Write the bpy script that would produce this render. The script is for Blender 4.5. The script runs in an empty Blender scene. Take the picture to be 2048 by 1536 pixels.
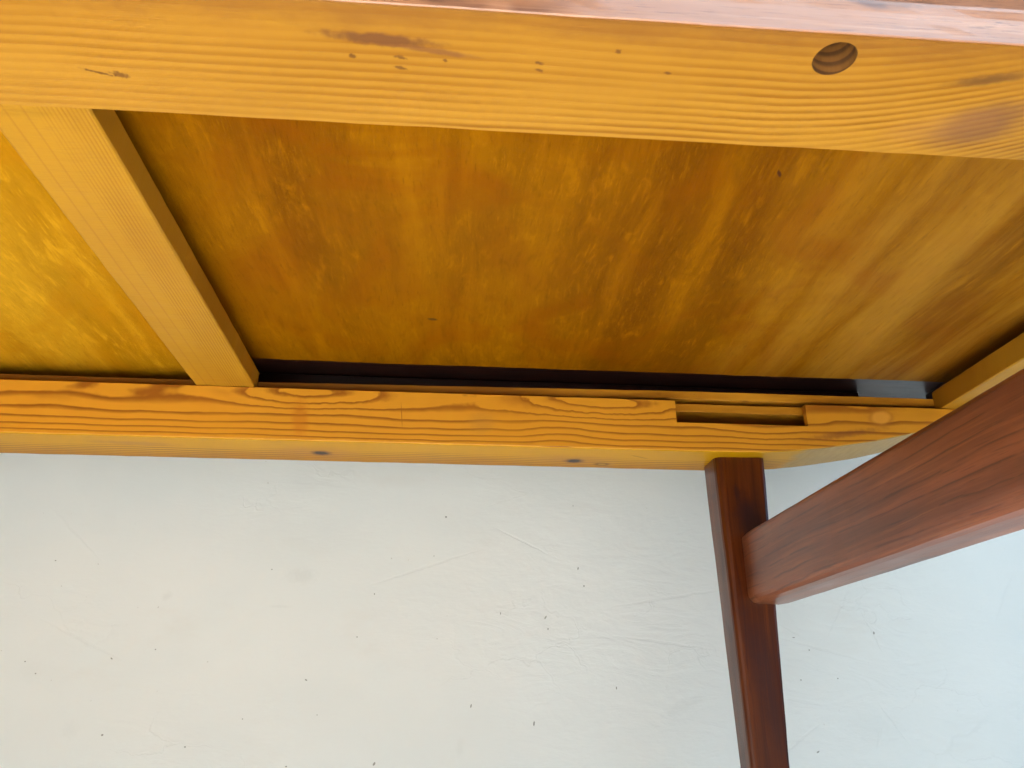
import bpy, bmesh, math, random
from mathutils import Vector, Matrix, noise as mnoise
random.seed(7)
S = bpy.context.scene
C = S.collection

# ------------------------------------------------------------ camera
cam_d = bpy.data.cameras.new('camera'); cam = bpy.data.objects.new('camera', cam_d); C.objects.link(cam)
F_ = Vector((0.07026722, 0.92035656, 0.38471589)); R_ = Vector((0.99700584, -0.07727673, 0.0027691)); U_ = Vector((-0.03227815, -0.38336941, 0.92303089))
cam.matrix_world = Matrix(((R_.x, U_.x, -F_.x, 0), (R_.y, U_.y, -F_.y, 0), (R_.z, U_.z, -F_.z, 0), (0, 0, 0, 1)))
cam_d.sensor_width = 36; cam_d.lens = 1569.25/2048*36; cam_d.clip_start = .01; cam_d.clip_end = 100
cam_d.dof.use_dof = True; cam_d.dof.focus_distance = .66; cam_d.dof.aperture_fstop = 42
S.camera = cam

# ------------------------------------------------------------ light
w = bpy.data.worlds.new('World'); S.world = w; w.use_nodes = True
bg = w.node_tree.nodes['Background']; bg.inputs[0].default_value = (.93, .97, 1.0, 1); bg.inputs[1].default_value = .19
def lamp(name, loc, target, sx, sy, power, col, spread=180):
    d = bpy.data.lights.new(name, 'AREA'); d.shape = 'RECTANGLE'; d.size = sx; d.size_y = sy; d.energy = power; d.color = col; d.spread = math.radians(spread)
    o = bpy.data.objects.new(name, d); C.objects.link(o); o.location = loc
    o.rotation_euler = (Vector(target)-Vector(loc)).to_track_quat('-Z', 'Y').to_euler(); return o
lamp('low_fill_light', (-.35, -1.9, .0), (-.1, 1.0, .15), 2.0, .9, 4, (1.0, .99, .96))  # added low fill with no door behind it, evens the wall under the rail
lamp('window_light', (.95, -1.5, 1.10), (.6, .4, .3), 1.3, .5, 16, (.56, .80, 1.0))
lamp('side_window_light', (2.3, -.1, .75), (.5, .75, .0), 1.0, 1.0, 9, (.05, .50, 1.0))
lamp('floor_bounce_fill', (-.15, -.38, 1.9), (-.15, -.30, -.4), 1.3, .7, 34, (1.0, .985, .95), 38)  # added overhead fill, kept narrow so the floor bounces it to the underside
S.view_settings.view_transform = 'Standard'; S.view_settings.look = 'None'
S.view_settings.exposure = .05; S.view_settings.gamma = 1

BASE = Vector((-.193, .43, -.43))      # the table's empty

# ------------------------------------------------------------ node helper
class E:
    t = None; cache = {}
    def __init__(s, k): s.k = k
    def _m(op, *a, clamp=False):
        n = E.t.nodes.new('ShaderNodeMath'); n.operation = op; n.use_clamp = clamp
        for i, v in enumerate(a):
            v = v.k if isinstance(v, E) else v
            if isinstance(v, (int, float)): n.inputs[i].default_value = v
            else: E.t.links.new(v, n.inputs[i])
        return E(n.outputs[0])
    def __add__(s, o): return E._m('ADD', s, o)
    __radd__ = __add__
    def __sub__(s, o): return E._m('SUBTRACT', s, o)
    def __rsub__(s, o): return E._m('SUBTRACT', o, s)
    def __mul__(s, o): return E._m('MULTIPLY', s, o)
    __rmul__ = __mul__
    def __truediv__(s, o): return E._m('DIVIDE', s, o)
def M(op, *a, clamp=False): return E._m(op, *a, clamp=clamp)
def ss(x, a, b):                      # smoothstep
    n = E.t.nodes.new('ShaderNodeMapRange'); n.interpolation_type = 'SMOOTHSTEP'
    E.t.links.new(x.k, n.inputs[0])
    flip = a > b
    lo, hi = (b, a) if flip else (a, b)
    n.inputs[1].default_value = lo; n.inputs[2].default_value = hi
    n.inputs[3].default_value = 1 if flip else 0; n.inputs[4].default_value = 0 if flip else 1
    return E(n.outputs[0])
def vec(x, y, z=0):
    n = E.t.nodes.new('ShaderNodeCombineXYZ')
    for i, v in enumerate((x, y, z)):
        if isinstance(v, E): E.t.links.new(v.k, n.inputs[i])
        else: n.inputs[i].default_value = v
    return n.outputs[0]
def noise(x, y, z=0, detail=2, rough=.5, dist=0):
    n = E.t.nodes.new('ShaderNodeTexNoise'); n.inputs['Scale'].default_value = 1
    n.inputs['Detail'].default_value = detail; n.inputs['Roughness'].default_value = rough; n.inputs['Distortion'].default_value = dist
    E.t.links.new(vec(x, y, z), n.inputs['Vector']); return E(n.outputs[0])
def voro_edge(x, y, z=0):
    n = E.t.nodes.new('ShaderNodeTexVoronoi'); n.feature = 'DISTANCE_TO_EDGE'; n.inputs['Scale'].default_value = 1
    E.t.links.new(vec(x, y, z), n.inputs['Vector']); return E(n.outputs[0])
def mixc(f, a, b):
    n = E.t.nodes.new('ShaderNodeMix'); n.data_type = 'RGBA'
    if isinstance(f, E): E.t.links.new(f.k, n.inputs[0])
    else: n.inputs[0].default_value = f
    for i, c in ((6, a), (7, b)):
        if isinstance(c, tuple): n.inputs[i].default_value = (*c, 1)
        else: E.t.links.new(c, n.inputs[i])
    return n.outputs[2]
def coords(base=True):
    tc = E.t.nodes.new('ShaderNodeTexCoord'); sp = E.t.nodes.new('ShaderNodeSeparateXYZ')
    E.t.links.new(tc.outputs['Object'], sp.inputs[0])
    b = BASE if base else Vector((0, 0, 0))
    return tuple(E(sp.outputs[i])+b[i] for i in range(3))
def newmat(name):
    m = bpy.data.materials.new(name); m.use_nodes = True; E.t = m.node_tree; E.cache = {}; return m
def finish(m, col, rough=.4, bump=None, dist=.0004, coat=0, spec=.5, coat_rough=.2, val=1, sat=1):
    b = m.node_tree.nodes['Principled BSDF']
    if val != 1 or sat != 1:
        h = m.node_tree.nodes.new('ShaderNodeHueSaturation'); h.inputs['Value'].default_value = val; h.inputs['Saturation'].default_value = sat
        m.node_tree.links.new(col, h.inputs['Color']); col = h.outputs[0]
    if isinstance(col, tuple): b.inputs['Base Color'].default_value = (*col, 1)
    else: m.node_tree.links.new(col, b.inputs['Base Color'])
    if isinstance(rough, E): m.node_tree.links.new(rough.k, b.inputs['Roughness'])
    else: b.inputs['Roughness'].default_value = rough
    b.inputs['Coat Weight'].default_value = coat; b.inputs['Coat Roughness'].default_value = coat_rough
    b.inputs['Specular IOR Level'].default_value = spec
    if bump is not None:
        n = m.node_tree.nodes.new('ShaderNodeBump'); n.inputs['Distance'].default_value = dist; n.inputs['Strength'].default_value = 1
        m.node_tree.links.new(bump.k, n.inputs['Height']); m.node_tree.links.new(n.outputs[0], b.inputs['Normal'])
    return m
def spot(x, y, cx, cy, rx, ry, ang=0, soft=.5, wob=.35, wx=300):
    dx = x-cx; dy = y-cy
    if ang:
        c, s = math.cos(ang), math.sin(ang)
        dx, dy = dx*c+dy*s, dy*c-dx*s
    dx = dx*(1/rx); dy = dy*(1/ry)
    r = M('SQRT', dx*dx+dy*dy)
    if wob:
        wx = 900 if wx > 500 else 260 if wx > 200 else 110
        if wx not in E.cache: E.cache[wx] = noise(x*wx, y*wx, 1.7, 2)-.5
        r = r+E.cache[wx]*(wob*2)
    return ss(r, 1+soft*.5, 1-soft*.5)
def spots(col, x, y, items):
    for it in items:
        cx, cy, rx, ry, ang, c, st = it[:7]
        kw = it[7] if len(it) > 7 else {}
        col = mixc(spot(x, y, cx, cy, rx, ry, ang, **kw)*st, col, c)
    return col
def rings(ph, a=.42, b=.86, c=1.0):        # slow rise into late wood, sharp end
    p = M('FRACT', ph)
    return ss(p, a, b)*ss(p, c, c-.11)

DK = (.13, .045, .015)
# ------------------------------------------------------------ materials
PL = (.76, .37, .030); PD = (.40, .145, .004)

def pine_front():        # bottom face of the front rail: dense straight grain, bending round a knot on the right
    m = newmat('pine_front_rail'); x, y, z = coords()
    t = M('MAXIMUM', x-.108, 0.0)/.072
    b = t*t*(.010+(y-.18)*.12)
    v = y-b+2*b*1.0
    wv = (noise(x*7, y*9, 3, 2)-.5)*.006+(noise(x*40, y*60, 1, 2)-.5)*.0006
    ph = (v+wv)/.0040
    L = rings(ph, .22, .72)
    mod = noise(x*9, y*60, 5, 2)
    L = L*ss(mod, .2, .65)
    fib = noise(x*45, y*1700, 2, 3, .6)
    col = mixc(L*(ss(x, -.22, .06)*.38+.46), (.56, .270, .026), (.30, .105, .003))
    col = mixc(ss(noise(x*6, y*22, 8, 3), .42, .75)*.35, col, (.56, .27, .034))
    col = mixc(ss(fib, .45, .8)*.22, col, (.46, .19, .02))
    col = mixc(ss(noise(x*4.5, y*16, 31, 3, .55), .48, .72)*.5, col, (.40, .17, .012))
    # ragged brown edge toward the teak and the stains
    edge = ss(y+(noise(x*30, y*60, 4, 4, .7)-.5)*.022, .196, .182)
    col = mixc(ss(y+(noise(x*12, y*30, 14, 3)-.5)*.02, .222, .192)*.5, col, (.40, .165, .014))
    col = mixc(edge*.6, col, (.27, .10, .02))
    items = [(-.030, .1965, .0165, .0024, .03, (.17, .060, .022), .85, dict(soft=.9, wob=.6, wx=220)),
        (-.012, .2000, .013, .0012, .12, (.22, .080, .03), .7, dict(soft=1.2, wob=.5)),
        (.181, .1975, .011, .0022, -.25, (.14, .06, .02), .75, dict(soft=1.4, wob=.5)),
        (.192, .220, .015, .010, -.5, (.20, .085, .050), .65, dict(soft=1.1, wob=.3, wx=120)),
        (.176, .222, .016, .006, -.3, (.45, .20, .06), .3, dict(soft=1.4, wob=.5, wx=150)),
        (-.262, .2365, .0085, .0022, .05, (.07, .028, .03), .9, dict(soft=1.1, wob=.5)),
        (-.266, .2300, .0045, .0016, .0, (.3, .14, .08), .55, dict(soft=1.2))]
    col = spots(col, x, y, items)
    for cx, cy, rx, ry in MARKS: col = mixc(spot(x, y, cx, cy, rx, ry, .25, soft=1.0, wob=1.1, wx=900)*.72, col, DK)
    return finish(m, col, .42, fib*.5+L*.15, .00025, val=.76, sat=1.0, coat=.04, coat_rough=.3, spec=.15)

def flat_sawn():        # inner face of the back rail
    m = newmat('pine_flat_sawn'); x, y, z = coords()
    t = (z-.2029)/.046
    n1 = noise(x*8, z*34, 2, 2, .4)-.5
    n2 = noise(x*30, z*40, 7, 3)-.5
    top = ss(t, .35, 1.0)
    g = 10.5*t-5.1*t*t
    ph = g+n1*(.8+1.5*top)+n2*.42+x*.35
    for cx, cz, rx, rz, am in ((.119, .2440, .066, .0105, 1.7), (-.1135, .2445, .046, .0110, 1.5), (.088, .2140, .020, .010, -.55), (.262, .228, .030, .010, .6)):
        ph = ph+spot(x, z, cx, cz, rx, rz, 0, soft=1.9, wob=.22, wx=100)*am
    L = rings(ph, .50, .90)
    wide = ss(noise(x*11, z*30, 12, 2), .50, .68)*top
    Lw = rings(ph, .05, .75)*wide
    fib = noise(x*30, z*1500, y*600, 3, .6)
    col = mixc(.6, PL, (.56, .215, .008))
    col = mixc(M('MAXIMUM', L*.78, Lw*.6), col, (.20, .042, .003))
    col = mixc(ss(noise(x*7, z*14, 4, 2), .45, .8)*.4, col, (.60, .25, .010))
    col = mixc(ss(fib, .5, .85)*.2, col, (.42, .16, .015))
    items = [(-.128, .222, .006, .014, .1, (.45, .12, .004), .45, dict(soft=1.2)),
        (.372, .2375, .0115, .008, .2, (.42, .15, .02), .55, dict(soft=.5, wob=.15, wx=90)),
        (.372, .2385, .0085, .0055, .2, (.72, .33, .04), .9, dict(soft=.6, wob=.2, wx=90)),
        (.336, .222, .030, .0026, .16, (.22, .07, .02), .6, dict(soft=1.4, wob=.5)),
        (-.045, .228, .00035, .010, .1, (.30, .1, .01), .7, dict(soft=.8, wob=.1)),
        (.022, .223, .010, .008, .0, (.42, .20, .03), .4, dict(soft=1.4, wob=.4))]
    col = spots(col, x, z, items)
    return finish(m, col, .45, fib*.5-L*.3, .0002, coat=.06, coat_rough=.35, spec=.3)

def pine_edge():         # bottom edge of the back rail: pale, with fine pinstripes outside
    m = newmat('pine_rail_edge'); x, y, z = coords()
    t = (y-.62)/.056
    wv = (noise(x*6, y*20, 9, 2)-.5)*.010
    ph = (y+wv)/.0052
    L = rings(ph, .5, .85)*ss(t+(noise(x*8, y*30, 2)-.5)*.5, .38, .62)
    fib = noise(x*40, y*800, 5, 3, .6)
    col = mixc(L*.9, (.62, .315, .028), (.18, .055, .010))
    col = mixc(ss(t+(noise(x*9, y*10, 1, 3)-.5)*.5, .55, .9)*.6, col, (.38, .14, .020))
    col = mixc(ss(noise(x*5, y*30, 7, 3), .5, .75)*.3, col, (.62, .28, .014))
    col = mixc(ss(fib, .5, .85)*.25, col, (.50, .22, .03))
    kn = []
    for cx, cy in ((-.1135, .6520), (.105, .6560)):
        kn += [(cx-.004, cy-.003, .030, .012, 0, (.46, .20, .06), .5, dict(soft=1.5, wob=.5, wx=80)),
               (cx, cy, .0085, .0065, 0, (.22, .09, .035), .85, dict(soft=.7, wob=.25)),
               (cx, cy, .0055, .0042, 0, (.035, .02, .02), .95, dict(soft=.6, wob=.25))]
    kn += [(.131, .6640, .0065, .0045, 0, (.18, .07, .01), .8, dict(soft=.8, wob=.3)),
           (.131, .6640, .0035, .0022, 0, (.5, .25, .03), .8, dict(soft=.7, wob=.3)),
           (.160, .6400, .010, .0010, .5, (.3, .13, .02), .6, dict(soft=.8)),
           (-.262, .6380, .030, .0045, .05, (.42, .20, .06), .6, dict(soft=1.1, wob=.6, wx=130))]
    col = spots(col, x, y, kn)
    # past the scoop, greyer: light on the upturned face put into the colour
    upturn_grey = ss(x+(noise(x*40, y*70, 3, 2)-.5)*.02, .292, .305)
    col = mixc(upturn_grey*.8, col, mixc(noise(x*260, y*60, 2, 3), (.32, .20, .07), (.50, .36, .16)))
    return finish(m, col, .45, fib*.4, .0002, val=.86, sat=1.05, coat=.02, coat_rough=.35, spec=.15)

def pine_plain():
    m = newmat('pine_batten'); x, y, z = coords()
    fib = noise(x*35, y*900, z*900, 3, .6)
    col = mixc(ss(noise(x*14, y*60, z*90, 3), .35, .7), (.42, .17, .009), (.56, .25, .016))
    col = mixc(ss(x+(noise(x*9, y*9, 6, 3)-.5)*.25, .12, -.08)*.75, col, (.13, .045, .006))  # left part darkened: shade on the batten put into the wood colour
    col = mixc(ss(fib, .5, .8)*.4, col, (.36, .14, .010))
    col = mixc(ss(noise(x*60, z*160, 3, 3), .62, .74)*.5, col, (.25, .09, .008))
    return finish(m, col, .5, fib, .0002, spec=.25)

def pine_bar():          # crossbar and end rails, grain along y
    m = newmat('pine_crossbar'); x, y, z = coords()
    u = x+(noise(x*20, y*4, 1, 2)-.5)*.004
    L = rings(u/.0021, .35, .8)*ss(u, -.196, -.186)*ss(noise(x*60, y*7, 3), .25, .6)
    L2 = rings(u/.0085+.3, .75, .95)*ss(u, -.19, -.2)
    saw = noise(x*90, y*1100, z*90, 2, .6)
    fib = noise(x*900, y*30, z*900, 3, .6)
    col = mixc(L*.62, (.68, .33, .020), (.40, .145, .004))
    col = mixc(L2*.55, col, (.50, .20, .02))
    col = mixc(ss(noise(x*30, y*8, 6, 3), .45, .75)*.4, col, (.52, .225, .012))
    col = mixc(ss(saw, .45, .8)*.28, col, (.48, .22, .03))
    col = mixc(ss(fib, .5, .85)*.2, col, (.50, .22, .025))
    return finish(m, col, .5, saw*.5+fib*.4, .00018, val=.68, sat=1.0, coat=.02, coat_rough=.35, spec=.15)

def plywood(name, A, B, Cc, seed, val):
    m = newmat(name); x, y, z = coords()
    wx = x+(noise(x*4, y*3, seed, 2)-.5)*.035+(noise(x*22, y*7, seed+9, 2)-.5)*.006
    big = noise(wx*15, y*2.6, seed+1, 3, .5)
    band = noise(wx*42, y*3.2, seed+6, 4, .55)
    cloud = noise(x*11, y*8, seed+3, 4, .6, 1.2)
    mid = noise(wx*120, y*34, seed+2, 4, .6, .5)
    fine = noise(wx*560, y*60, seed+4, 5, .75)
    grit = noise(wx*1300, y*620, seed+5, 3, .7)
    col = mixc(ss(big, .30, .68), A, B)
    col = mixc(ss(cloud, .42, .68)*.7, col, Cc)
    col = mixc(ss(band, .50, .74)*.45, col, tuple(min(1, c*1.35) for c in B))
    col = mixc(ss(band, .48, .28)*.30, col, tuple(c*.72 for c in A))
    glow = ss(cloud, .58, .40)
    col = mixc(ss(mid, .50, .72)*glow*.45, col, tuple(min(1, c*1.5) for c in B))
    col = mixc(ss(mid, .46, .28)*.25, col, tuple(c*.65 for c in A))
    col = mixc(ss(fine, .52, .74)*(glow*.42+.10), col, tuple(min(1, c*1.45) for c in B))
    col = mixc(ss(fine, .46, .24)*.45, col, tuple(c*.5 for c in A))
    col = mixc(ss(grit, .60, .76)*(glow*.34+.06), col, tuple(min(1, c*1.8+.006) for c in B))
    # paler toward the right end: sheen put into the colour, with thin darker streaks
    rt = ss(x+(noise(x*20, y*20, 5)-.5)*.10, .16, .36)
    st = rings(wx/.0085+(noise(x*30, y*5, 7, 4, .65)-.5)*3.6, .62, .95)*ss(noise(x*26, y*9, 17, 3), .45, .65)
    col = mixc(rt*ss(band, .30, .66)*.5, col, (.70, .35, .040))
    col = mixc(rt*st*.38, col, (.30, .105, .006))
    col = mixc(rt*ss(fine, .47, .30)*.35, col, (.26, .10, .01))
    its = [(.0855, .3000, .0011, .0012, 0, (.05, .015, .01), .9), (.0835, .2975, .0008, .0007, 0, (.05, .015, .01), .7),
           (.179, .3530, .0010, .0032, -.55, (.10, .03, .01), .9), (-.0205, .5490, .0038, .0018, .15, (.10, .04, .01), .8)]
    if name.endswith('right'): col = spots(col, x, y, [i+(dict(soft=.7, wob=.3),) for i in its])
    return finish(m, col, .50, fine*.7+grit*.5+mid*.5, .00035, coat=.0, spec=.03, val=val)

def teak(name, axis, val=1, sat=1, coat=.18, stains=(), A=(.30, .095, .040), B=(.15, .044, .020), Cc=(.42, .145, .050)):
    m = newmat(name); x, y, z = coords()
    a, b, c = {'x': (x, y, z), 'y': (y, z, x), 'z': (z, x, y)}[axis]
    wb = b+(noise(a*5, b*16, c*16, 2)-.5)*.012
    big = noise(a*4, wb*70, c*70, 3)
    st = noise(a*9, wb*420, c*420, 4, .65)
    pore = noise(a*38, wb*1900, c*1900, 3, .65)
    line = rings(wb/.0078+(noise(a*10, b*30, 3, 3)-.5)*1.2, .74, .96)*ss(noise(a*26, b*70, c*20, 3, .6), .36, .56)
    col = mixc(ss(big, .30, .68), B, A)
    col = mixc(ss(st, .50, .72)*.4, col, Cc)
    col = mixc(ss(st, .46, .28)*.4, col, tuple(k*.6 for k in B))
    col = mixc(line*.85, col, (.060, .014, .010))
    for cx, cz, rx, rz, st_ in stains: col = mixc(spot(x, z, cx, cz, rx, rz, .1, soft=1.4, wob=.5, wx=100)*st_, col, (.035, .012, .014))
    col = mixc(ss(pore, .55, .72)*.6, col, (.07, .02, .012))
    blot = noise(a*9, b*26, c*26+4.0, 3, .6)
    col = mixc(ss(blot, .58, .80)*.4, col, (.085, .028, .028))
    return finish(m, col, M('ADD', noise(a*14, b*60, c*60, 2)*.22, .24), pore*.5+st*.4, .00018, coat=coat, coat_rough=.20, spec=.35, val=val, sat=sat)

def wall_mat():
    m = newmat('painted_plaster'); x, y, z = coords(False)
    tilt = x*.6+z
    n1 = noise(x*5, z*8, y*3, 3, .55)
    wr = noise(x*16+z*9, z*46, 3, 5, .62, 1.4)
    grain = noise(x*130, z*420, y*100, 3, .6)
    msk = ss(noise(x*5.5, z*7, 21, 3), .54, .66)
    cr = voro_edge(x*9+(noise(x*14, z*14, 5, 4)-.5)*1.5, z*17+(noise(x*16, z*18, 8, 4)-.5)*1.6)
    crack = ss(cr, .020, .0)*msk
    ridge = ss(cr, .07, .0)*msk
    col = mixc(ss(n1, .3, .7), (.87, .895, .875), (.83, .865, .85))
    col = mixc(ss(noise(x*9, z*20, 4, 4, .6), .55, .8)*.25, col, (.77, .74, .68))
    col = mixc(crack*.05, col, (.35, .36, .32))
    low = noise(x*230, z*230, 1, 1)
    col = mixc(ss(low, .795, .84)*.35, col, (.25, .22, .16))
    for cx, cz, rx, rz, an in WSPOTS: col = mixc(spot(x, z, cx, cz, rx, rz, an, soft=.6, wob=.25, wx=700)*.7, col, (.10, .105, .08))
    for cx, cz, rx, rz, an, st in WSMEARS: col = mixc(spot(x, z, cx, cz, rx, rz, an, soft=1.3, wob=.8, wx=320)*st*.2, col, (.38, .40, .37))
    scr = None
    for cx, cz, rx, rz, an in WSCR:
        k = spot(x+(noise(x*90, z*90, 2, 2)-.5)*.004, z+(noise(x*90, z*90, 9, 2)-.5)*.003, cx, cz, rx, rz, an, soft=1.0, wob=.25, wx=200)
        scr = k if scr is None else scr+k
    col = mixc(scr*.03, col, (.35, .37, .34))
    return finish(m, col, .55, wr*(msk*.5+.10+spot(x, z, wp(1520, 1260)[0], wp(1520, 1260)[1], .22, .10, -.1, soft=1.7, wob=.4, wx=100)*.55)+ridge*.12-crack*.14+grain*.09+n1*.5-scr*.14, .0011, spec=.35)

MARKS = [(-.0285+.006, .2037, .0019, .0007), (-.0225, .2085, .0019, .0007), (-.0385, .2043, .0010, .0008), (-.0075, .2040, .0008, .0006),
         (.0245, .2025, .0014, .0006), (.0248, .2058, .0014, .0006), (.069, .2035, .0011, .0005), (.050, .1955, .0009, .0008),
         (-.120, .2195, .0026, .0012), (-.1265, .2190, .0045, .0005), (-.194, .2155, .0030, .0005)]
WSPOTS = []; WSMEARS = []; WSCR = []
WY = .78
def wp(px, py):          # where a mark in the plaster sits on the wall plane, from its place in the photograph
    d = F_+R_*((px-1024)/1569.25)-U_*((py-768)/1569.25); k = WY/d.y
    return d.x*k, d.z*k
for px, py, rx, rz, an in ((892, 1034, .0015, .0015, 0), (544, 1139, .0009, .0009, 0), (1156, 1137, .0009, .0022, -.2), (942, 1412, .0010, .0026, -.2),
        (1068, 1447, .0012, .0032, -.1), (748, 1528, .0015, .0026, -.5), (370, 1494, .0013, .0010, 0), (204, 1470, .0016, .0013, .5), (223, 1317, .0018, .0009, -.6),
        (111, 1121, .0012, .0007, 0), (1091, 1235, .0012, .0028, -.6), (1096, 1258, .0010, .0012, 0), (612, 1360, .0019, .0009, -.5), (572, 1533, .0012, .0009, 0),
        (714, 1274, .0009, .0009, 0), (50, 1323, .0011, .0009, 0), (71, 1347, .0011, .0009, 0), (311, 1299, .0011, .0008, 0), (749, 1188, .0008, .0012, 0),
        (1168, 1172, .0011, .0014, 0), (868, 1112, .0007, .0007, 0), (1233, 1376, .0009, .0020, 0), (1001, 1227, .0007, .0018, 0), (1146, 1012, .0007, .0007, 0),
        (1588, 1275, .0020, .0007, 0), (1602, 1360, .0010, .0010, 0), (1676, 1357, .0010, .0010, 0), (1636, 1504, .0026, .0010, .5), (1748, 1266, .0014, .0022, 0),
        (1619, 1300, .0012, .0010, 0), (634, 1430, .0007, .0007, 0), (485, 1438, .0009, .0007, 0)):
    a, b = wp(px, py); WSPOTS.append((a, b, rx*.6, rz*.6, an))
for px, py, rx, rz, an, st in ((604, 1151, .012, .006, 0, .45), (334, 1192, .004, .003, .5, .45), (920, 1495, .003, .006, -.2, .3), (140, 1460, .006, .006, 0, .22),
        (60, 1340, .010, .008, -.6, .2), (1370, 1410, .018, .004, .35, .3), (1560, 1505, .016, .004, .4, .3), (1745, 1455, .020, .014, 0, .2), (560, 1213, .010, .0012, 0, .3)):
    a, b = wp(px, py); WSMEARS.append((a, b, rx, rz, an, st))
for px, py, rx, rz, an in ((150, 1065, .034, .0012, -.72), (165, 1280, .040, .0013, -.42), (850, 1135, .050, .0012, .33), (1340, 1195, .055, .0013, .16),
        (1330, 1285, .045, .0013, -.12), (1680, 1220, .034, .0010, .98), (1745, 1265, .022, .0009, -1.2), (1650, 1300, .040, .0012, -.25), (1585, 1262, .016, .0011, -.55),
        (1790, 1450, .022, .0009, -1.0), (2010, 1190, .026, .0012, 1.0), (1600, 1480, .026, .0011, .6), (1050, 1085, .030, .0010, -.45), (1760, 1470, .012, .0012, 1.2)):
    a, b = wp(px, py); WSCR.append((a, b, rx*.9, rz, an))

# ------------------------------------------------------------ mesh helpers
def jit(p, amt, f=60):
    if not amt: return p
    n = mnoise.noise_vector(Vector(p)*f); n2 = mnoise.noise_vector(Vector(p)*f*4+Vector((9, 3, 1)))
    return (p[0]+amt*(n.x+.4*n2.x), p[1]+amt*(n.y+.4*n2.y), p[2]+amt*(n.z+.4*n2.z))
def sweep(prof, axis, a0, a1, n, jitter=.0002, warp=None):
    """closed profile swept along an axis; prof is (u,v): axis x -> (y,z), axis y -> (x,z), axis z -> (x,y)"""
    bm = bmesh.new(); ringsv = []
    for i in range(n+1):
        a = a0+(a1-a0)*i/n; vs = []
        for (u, v) in prof:
            p = {'x': (a, u, v), 'y': (u, a, v), 'z': (u, v, a)}[axis]
            if warp: p = warp(p)
            vs.append(bm.verts.new(jit(p, jitter)))
        ringsv.append(vs)
    k = len(prof)
    for i in range(n):
        for j in range(k):
            bm.faces.new((ringsv[i][j], ringsv[i][(j+1) % k], ringsv[i+1][(j+1) % k], ringsv[i+1][j]))
    bm.faces.new(ringsv[0]); bm.faces.new(ringsv[-1])
    bmesh.ops.recalc_face_normals(bm, faces=bm.faces)
    return bm
def rbox(u0, u1, v0, v1, r=.0008, seg=1):
    """rectangle profile with eased corners; r one number or four (u0v0, u1v0, u1v1, u0v1)"""
    rs = r if isinstance(r, (tuple, list)) else (r,)*4; out = []
    for (cu, cv, a0), rr in zip(((u0, v0, 180), (u1, v0, 270), (u1, v1, 0), (u0, v1, 90)), rs):
        ou = cu+(rr if cu == u0 else -rr); ov = cv+(rr if cv == v0 else -rr)
        for i in range(seg+1):
            t = math.radians(a0+90*i/seg); out.append((ou+rr*math.cos(t), ov+rr*math.sin(t)))
    return out
table = bpy.data.objects.new('table', None); C.objects.link(table); table.location = BASE; table.empty_display_size = .1
table['label'] = 'teak table seen from below, reddish brown legs under a golden pine and plywood frame'
table['category'] = 'table'
def part(name, bm, mats, smooth=False, parent=table, pick=None, label=None, cut=None):
    me = bpy.data.meshes.new(name); bm.to_mesh(me); bm.free()
    o = bpy.data.objects.new(name, me); C.objects.link(o)
    if cut:
        for cb in cut:
            cm = bpy.data.meshes.new('cut'); cb.to_mesh(cm); cb.free(); co = bpy.data.objects.new('cut', cm); C.objects.link(co)
            md = o.modifiers.new('b', 'BOOLEAN'); md.operation = 'DIFFERENCE'; md.solver = 'EXACT'; md.object = co
            bpy.context.view_layer.update()
            new = bpy.data.meshes.new_from_object(o.evaluated_get(bpy.context.evaluated_depsgraph_get()))
            o.modifiers.clear(); o.data = new; bpy.data.objects.remove(co)
    me = o.data; me.name = name; me.materials.clear()
    for mm in (mats if isinstance(mats, (list, tuple)) else [mats]): me.materials.append(mm)
    for p in me.polygons:
        p.use_smooth = smooth
        p.material_index = pick(p.center, p.normal) if pick else 0
    if parent: 
        me.transform(Matrix.Translation(-BASE)); o.parent = parent
    if label: o['label'] = label
    return o

m_front = pine_front(); m_flat = flat_sawn(); m_edge = pine_edge(); m_bar = pine_bar(); m_plain = pine_plain()
m_plyR = plywood('plywood_right', (.235, .076, .0006), (.38, .142, .001), (.31, .084, .0006), 3.3, .74)
m_plyL = plywood('plywood_left', (.50, .220, .003), (.64, .32, .012), (.58, .235, .003), 8.1, .80)
m_teak_leg = teak('teak_leg', 'z', .68, 1.15, stains=((.2475, .152, .0085, .016, .8), (.240, .172, .0022, .007, .7), (.236, .060, .005, .040, .5), (.250, .010, .006, .05, .45)), A=(.16, .045, .017), B=(.075, .020, .010), Cc=(.29, .082, .022))
m_teak_str = teak('teak_stretcher', 'y', .80, 1.04)
m_teak_apr = teak('teak_apron', 'x', A=(.44, .19, .085), B=(.34, .13, .050), Cc=(.56, .28, .15), coat=.9)
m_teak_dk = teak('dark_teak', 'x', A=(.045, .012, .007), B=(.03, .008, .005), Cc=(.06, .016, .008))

XC = -.193                                   # the crossbar's middle: the table is symmetric about it
XE = .482; XW = 2*XC-XE
SC = [(-9, 0), (.238, 0), (.27, .0014), (.294, .0032), (.318, .0062), (.34, .0098), (.368, .0146), (.386, .0188), (.403, .0226), (.4186, .0262), (.45, .033), (.49, .042), (9, .042)]
def scoop(x):
    x = XC+abs(x-XC)
    for (a, b), (c, d) in zip(SC, SC[1:]):
        if a <= x <= c:
            t = (x-a)/(c-a) if a > -1 else 0
            return b+(d-b)*t
    return 0
HB, HC = .2029, .2490
def wscoop(p):
    x, y, z = p
    lift = scoop(x); t = max(0, min(1, (HC-.004-z)/(HC-.004-HB)))
    return (x, y, z+lift*t)
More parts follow.
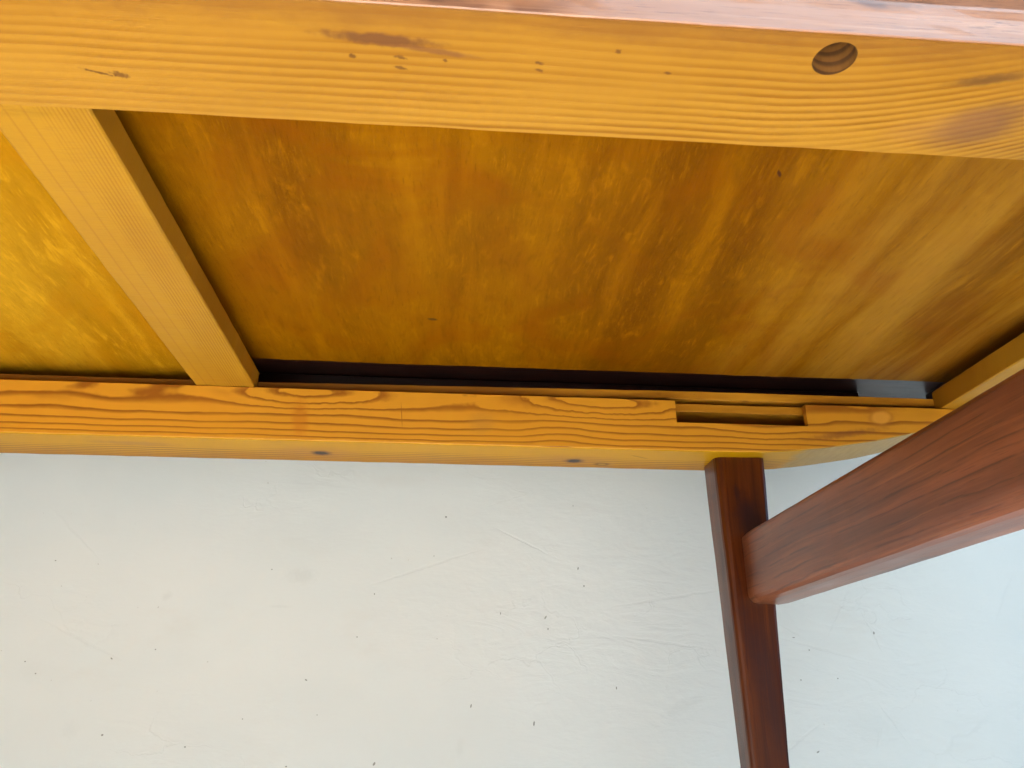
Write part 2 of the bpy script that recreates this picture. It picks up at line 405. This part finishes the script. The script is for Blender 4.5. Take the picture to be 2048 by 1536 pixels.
# back rail: lip, groove and main body in one section
prof = [(.6203, HB+.0006), (.6200, HB+.0012), (.6200, HC-.0006), (.6206, HC), (.6262, HC), (.6262, .2085), (.6640, .2085), (.6640, .2618), (.6755, .2618),
        (.6759, .2610), (.6759, HB+.0012), (.6750, HB), (.6209, HB)]
notch = sweep(rbox(.60, .634, .2286, .29, .0001), 'x', .1890, .3050, 1, 0)
part('back_rail', sweep(prof, 'x', XW, XE, 150, .00022, wscoop), [m_flat, m_edge], cut=[notch],
     pick=lambda c, n: 1 if n.z < -.6 or n.y > .5 else 0, label='pine rail with a rectangular notch cut in its inner edge')
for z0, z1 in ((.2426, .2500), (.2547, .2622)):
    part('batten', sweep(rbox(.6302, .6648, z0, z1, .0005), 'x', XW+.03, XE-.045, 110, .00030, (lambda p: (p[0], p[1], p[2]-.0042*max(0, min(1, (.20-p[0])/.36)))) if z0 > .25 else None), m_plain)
# front rail, mirror section
yf = lambda y: .8583-y
prof = [(yf(.6420 if u == .6640 else u), v) for u, v in prof][::-1]
hole = sweep([(.1233+.0072*math.cos(i*math.pi/16), .1928+.0072*math.sin(i*math.pi/16)) for i in range(32)], 'z', .19, .240, 1, 0)
m_hole = newmat('drilled_pine_shaded'); x, y, z = coords()  # walls of the hole darkened: its shade is put into the colour
m_hole = finish(m_hole, mixc(rings((z+(noise(x*60, y*60, 1)-.5)*.001+x*.2)/.0045, .3, .7)*.8, (.24, .10, .016), (.08, .026, .008)), .7)
part('front_rail', sweep(prof, 'x', XW, XE, 150, .00025, wscoop), [m_flat, m_front, m_hole], cut=[hole],
     pick=lambda c, n: 2 if (c.x-.1233)**2+(c.y-.1928)**2 < .0078**2 and c.z > HB+.002 else 0 if abs(n.y) > .5 and c.y > .22 else 1, label='pine rail with a round dowel hole drilled in its underside')
# crossbar and end rails lie on the lips
part('crossbar', sweep(rbox(-.2169, -.1685, HC+.0004, .2672, .0010), 'y', .2270, .6300, 70, .00025), m_bar)
for s in (0, 1):
    a, b = .4307, .4700
    if s: a, b = 2*XC-b, 2*XC-a
    part('end_rail', sweep(rbox(a, b, HC+.0004, .2687, .0009), 'y', .2270, .6300, 60, .00022), m_bar)
# plywood: real sheets with an uneven far edge
def sheet(x0, x1, y0, y1, z0, z1, sag, nx=140, ny=46):
    bm = bmesh.new(); lay = []
    for z in (z0, z1):
        g = []
        for i in range(nx+1):
            row = []
            for j in range(ny+1):
                x = x0+(x1-x0)*i/nx; y = y0+(y1-y0)*j/ny
                if j == ny: y += .0010*mnoise.noise(Vector((x*45, 0, 1)))+.0006*mnoise.noise(Vector((x*240, 0, 5)))
                zz = z+sag(x, y)+.0007*mnoise.noise(Vector((x*9, y*9, 3)))
                row.append(bm.verts.new((x, y, zz)))
            g.append(row)
        lay.append(g)
    lo, hi = lay
    for i in range(nx):
        for j in range(ny):
            bm.faces.new((lo[i][j], lo[i][j+1], lo[i+1][j+1], lo[i+1][j])); bm.faces.new((hi[i][j], hi[i+1][j], hi[i+1][j+1], hi[i][j+1]))
    for i in range(nx):
        bm.faces.new((lo[i][0], lo[i+1][0], hi[i+1][0], hi[i][0])); bm.faces.new((lo[i][ny], hi[i][ny], hi[i+1][ny], lo[i+1][ny]))
    for j in range(ny):
        bm.faces.new((lo[0][j], hi[0][j], hi[0][j+1], lo[0][j+1])); bm.faces.new((lo[nx][j], lo[nx][j+1], hi[nx][j+1], hi[nx][j]))
    bmesh.ops.recalc_face_normals(bm, faces=bm.faces); return bm
part('plywood_panel', sheet(-.186, .476, .19, .6365, .2820, .2870, lambda x, y: 0), m_plyR, smooth=False, label='darker plywood panel in the right bay')
part('plywood_panel', sheet(2*XC-.476, -.190, .19, .672, .2700, .2750, lambda x, y: 0), m_plyL, smooth=False, label='yellower plywood panel in the left bay')
# teak front apron with its chamfered lower edge, the unseen teak top and the board at the back
ap = [(.1820, .2025), (.1820, .2960), (.1660, .2960), (.1660, .2400), (.1775, .2330), (.1786, .2300), (.1789, .2175), (.1790, .2150), (.1792, .2138), (.1799, .2110), (.1806, .2075), (.1812, .2045), (.1815, .2028)]
part('apron', sweep(ap, 'x', XW, XE, 150, .00022, lambda p: (p[0], p[1], p[2]+scoop(p[0])*max(0, min(1, (.26-p[2])/.05)))), m_teak_apr, smooth=False)
for s_ in (0, 1):
    a, b = .4712, .4818
    if s_: a, b = 2*XC-b, 2*XC-a
    part('end_light_stop', sweep(rbox(a, b, .2560, .2960, .001), 'y', .1822, .7000, 50, .0002), m_teak_dk)  # unseen board added to keep light out of the end gap
part('unseen_table_top', sweep(rbox(.158, .776, .2964, .3160, .003, 3), 'x', XW-.01, XE+.01, 80, .0002), m_teak_dk)  # unseen top, carried back to keep light out of the slot
part('back_board', sweep(rbox(.700, .716, .240, .2960, .001), 'x', 2*XC-.4012, .4012, 60, .0002), m_teak_dk, label='dark board behind the back rail')
# legs: octagonal, tapering to the floor
ZF = BASE.z
def leg(sx, sy):
    n = 30; bm = bmesh.new(); rs = []
    for i in range(n+1):
        z = HB+.0003+(ZF-HB)*i/n; t = (HB-z)/.2419
        xl = .2240+.0044*t; xr = .2684-.0096*t; y0 = .6336+.0010*t; y1 = .6660-.006*t; ra = .0062-.0030*t; rb = .0030
        pr = [(xl+ra, y0), (xr-rb, y0), (xr-rb*.3, y0+rb*.3), (xr, y0+rb), (xr, y1-.003), (xr-.003, y1), (xl+.0015, y1), (xl, y1-.0015), (xl, y0+ra), (xl+ra*.12, y0+ra*.5), (xl+ra*.5, y0+ra*.12)]
        if i == 0: pr = [((u-.243)*.985+.243, (v-.654)*.985+.654) for u, v in pr]
        if i == n: pr = [((u-.243)*.93+.243, (v-.654)*.93+.654) for u, v in pr]
        zz = z
        r = []
        for u, v in pr:
            x = u if sx > 0 else 2*XC-u; y = v if sy > 0 else yf(v)
            r.append(bm.verts.new(jit((x, y, zz), .0003, 30)))
        rs.append(r)
    k = len(rs[0])
    for i in range(n):
        for j in range(k): bm.faces.new((rs[i][j], rs[i][(j+1) % k], rs[i+1][(j+1) % k], rs[i+1][j]))
    bm.faces.new(rs[0]); bm.faces.new(rs[-1]); bmesh.ops.recalc_face_normals(bm, faces=bm.faces); return bm
for sx in (1, -1):
    for sy in (1, -1): part('leg', leg(sx, sy), m_teak_leg)
def strwarp(sx):
    def f(p):
        x, y, z = p; e = min(y-.2235, .6347-y); k = max(0, 1-e/.005)
        x = .2545+(x-.2545)*(1-.10*k*k); z = .107+(z-.107)*(1-.03*k*k)
        return (x if sx > 0 else 2*XC-x, y, z)
    return f
sp = [(.2387, .1325), (.2394, .1345), (.2412, .1356), (.2670, .1356), (.2690, .1345), (.2697, .1320), (.2697, .0835), (.2690, .0805), (.2660, .0790), (.2480, .0796), (.2430, .0805), (.2405, .0825), (.2391, .0850), (.2387, .0885)]
for sx in (1, -1): part('stretcher', sweep(sp, 'y', .2238, .6345, 26, .00022, strwarp(sx)), m_teak_str)

# ------------------------------------------------------------ wall and floor
def grid(x0, x1, v0, v1, nx, nv, fn):
    bm = bmesh.new(); g = [[bm.verts.new(fn(x0+(x1-x0)*i/nx, v0+(v1-v0)*j/nv)) for j in range(nv+1)] for i in range(nx+1)]
    for i in range(nx):
        for j in range(nv): bm.faces.new((g[i][j], g[i+1][j], g[i+1][j+1], g[i][j+1]))
    return bm
def wl(x, z): return (x, WY+.0012*mnoise.noise(Vector((x*5, z*5, 2)))+.0004*mnoise.noise(Vector((x*18, z*26, 4))), z)
o = part('wall', grid(-2.2, 2.2, ZF-.01, 2.2, 420, 240, wl), wall_mat(), smooth=True, parent=None); o['kind'] = 'structure'
m = newmat('floor_paint'); x, y, z = coords(False)
finish(m, mixc(noise(x*6, y*6, 0, 4), (.82, .81, .76), (.78, .77, .71)), .6)
o = part('floor', grid(-2.2, 2.2, -2.6, WY+.02, 8, 8, lambda a, b: (a, b, ZF)), m, parent=None); o['kind'] = 'structure'
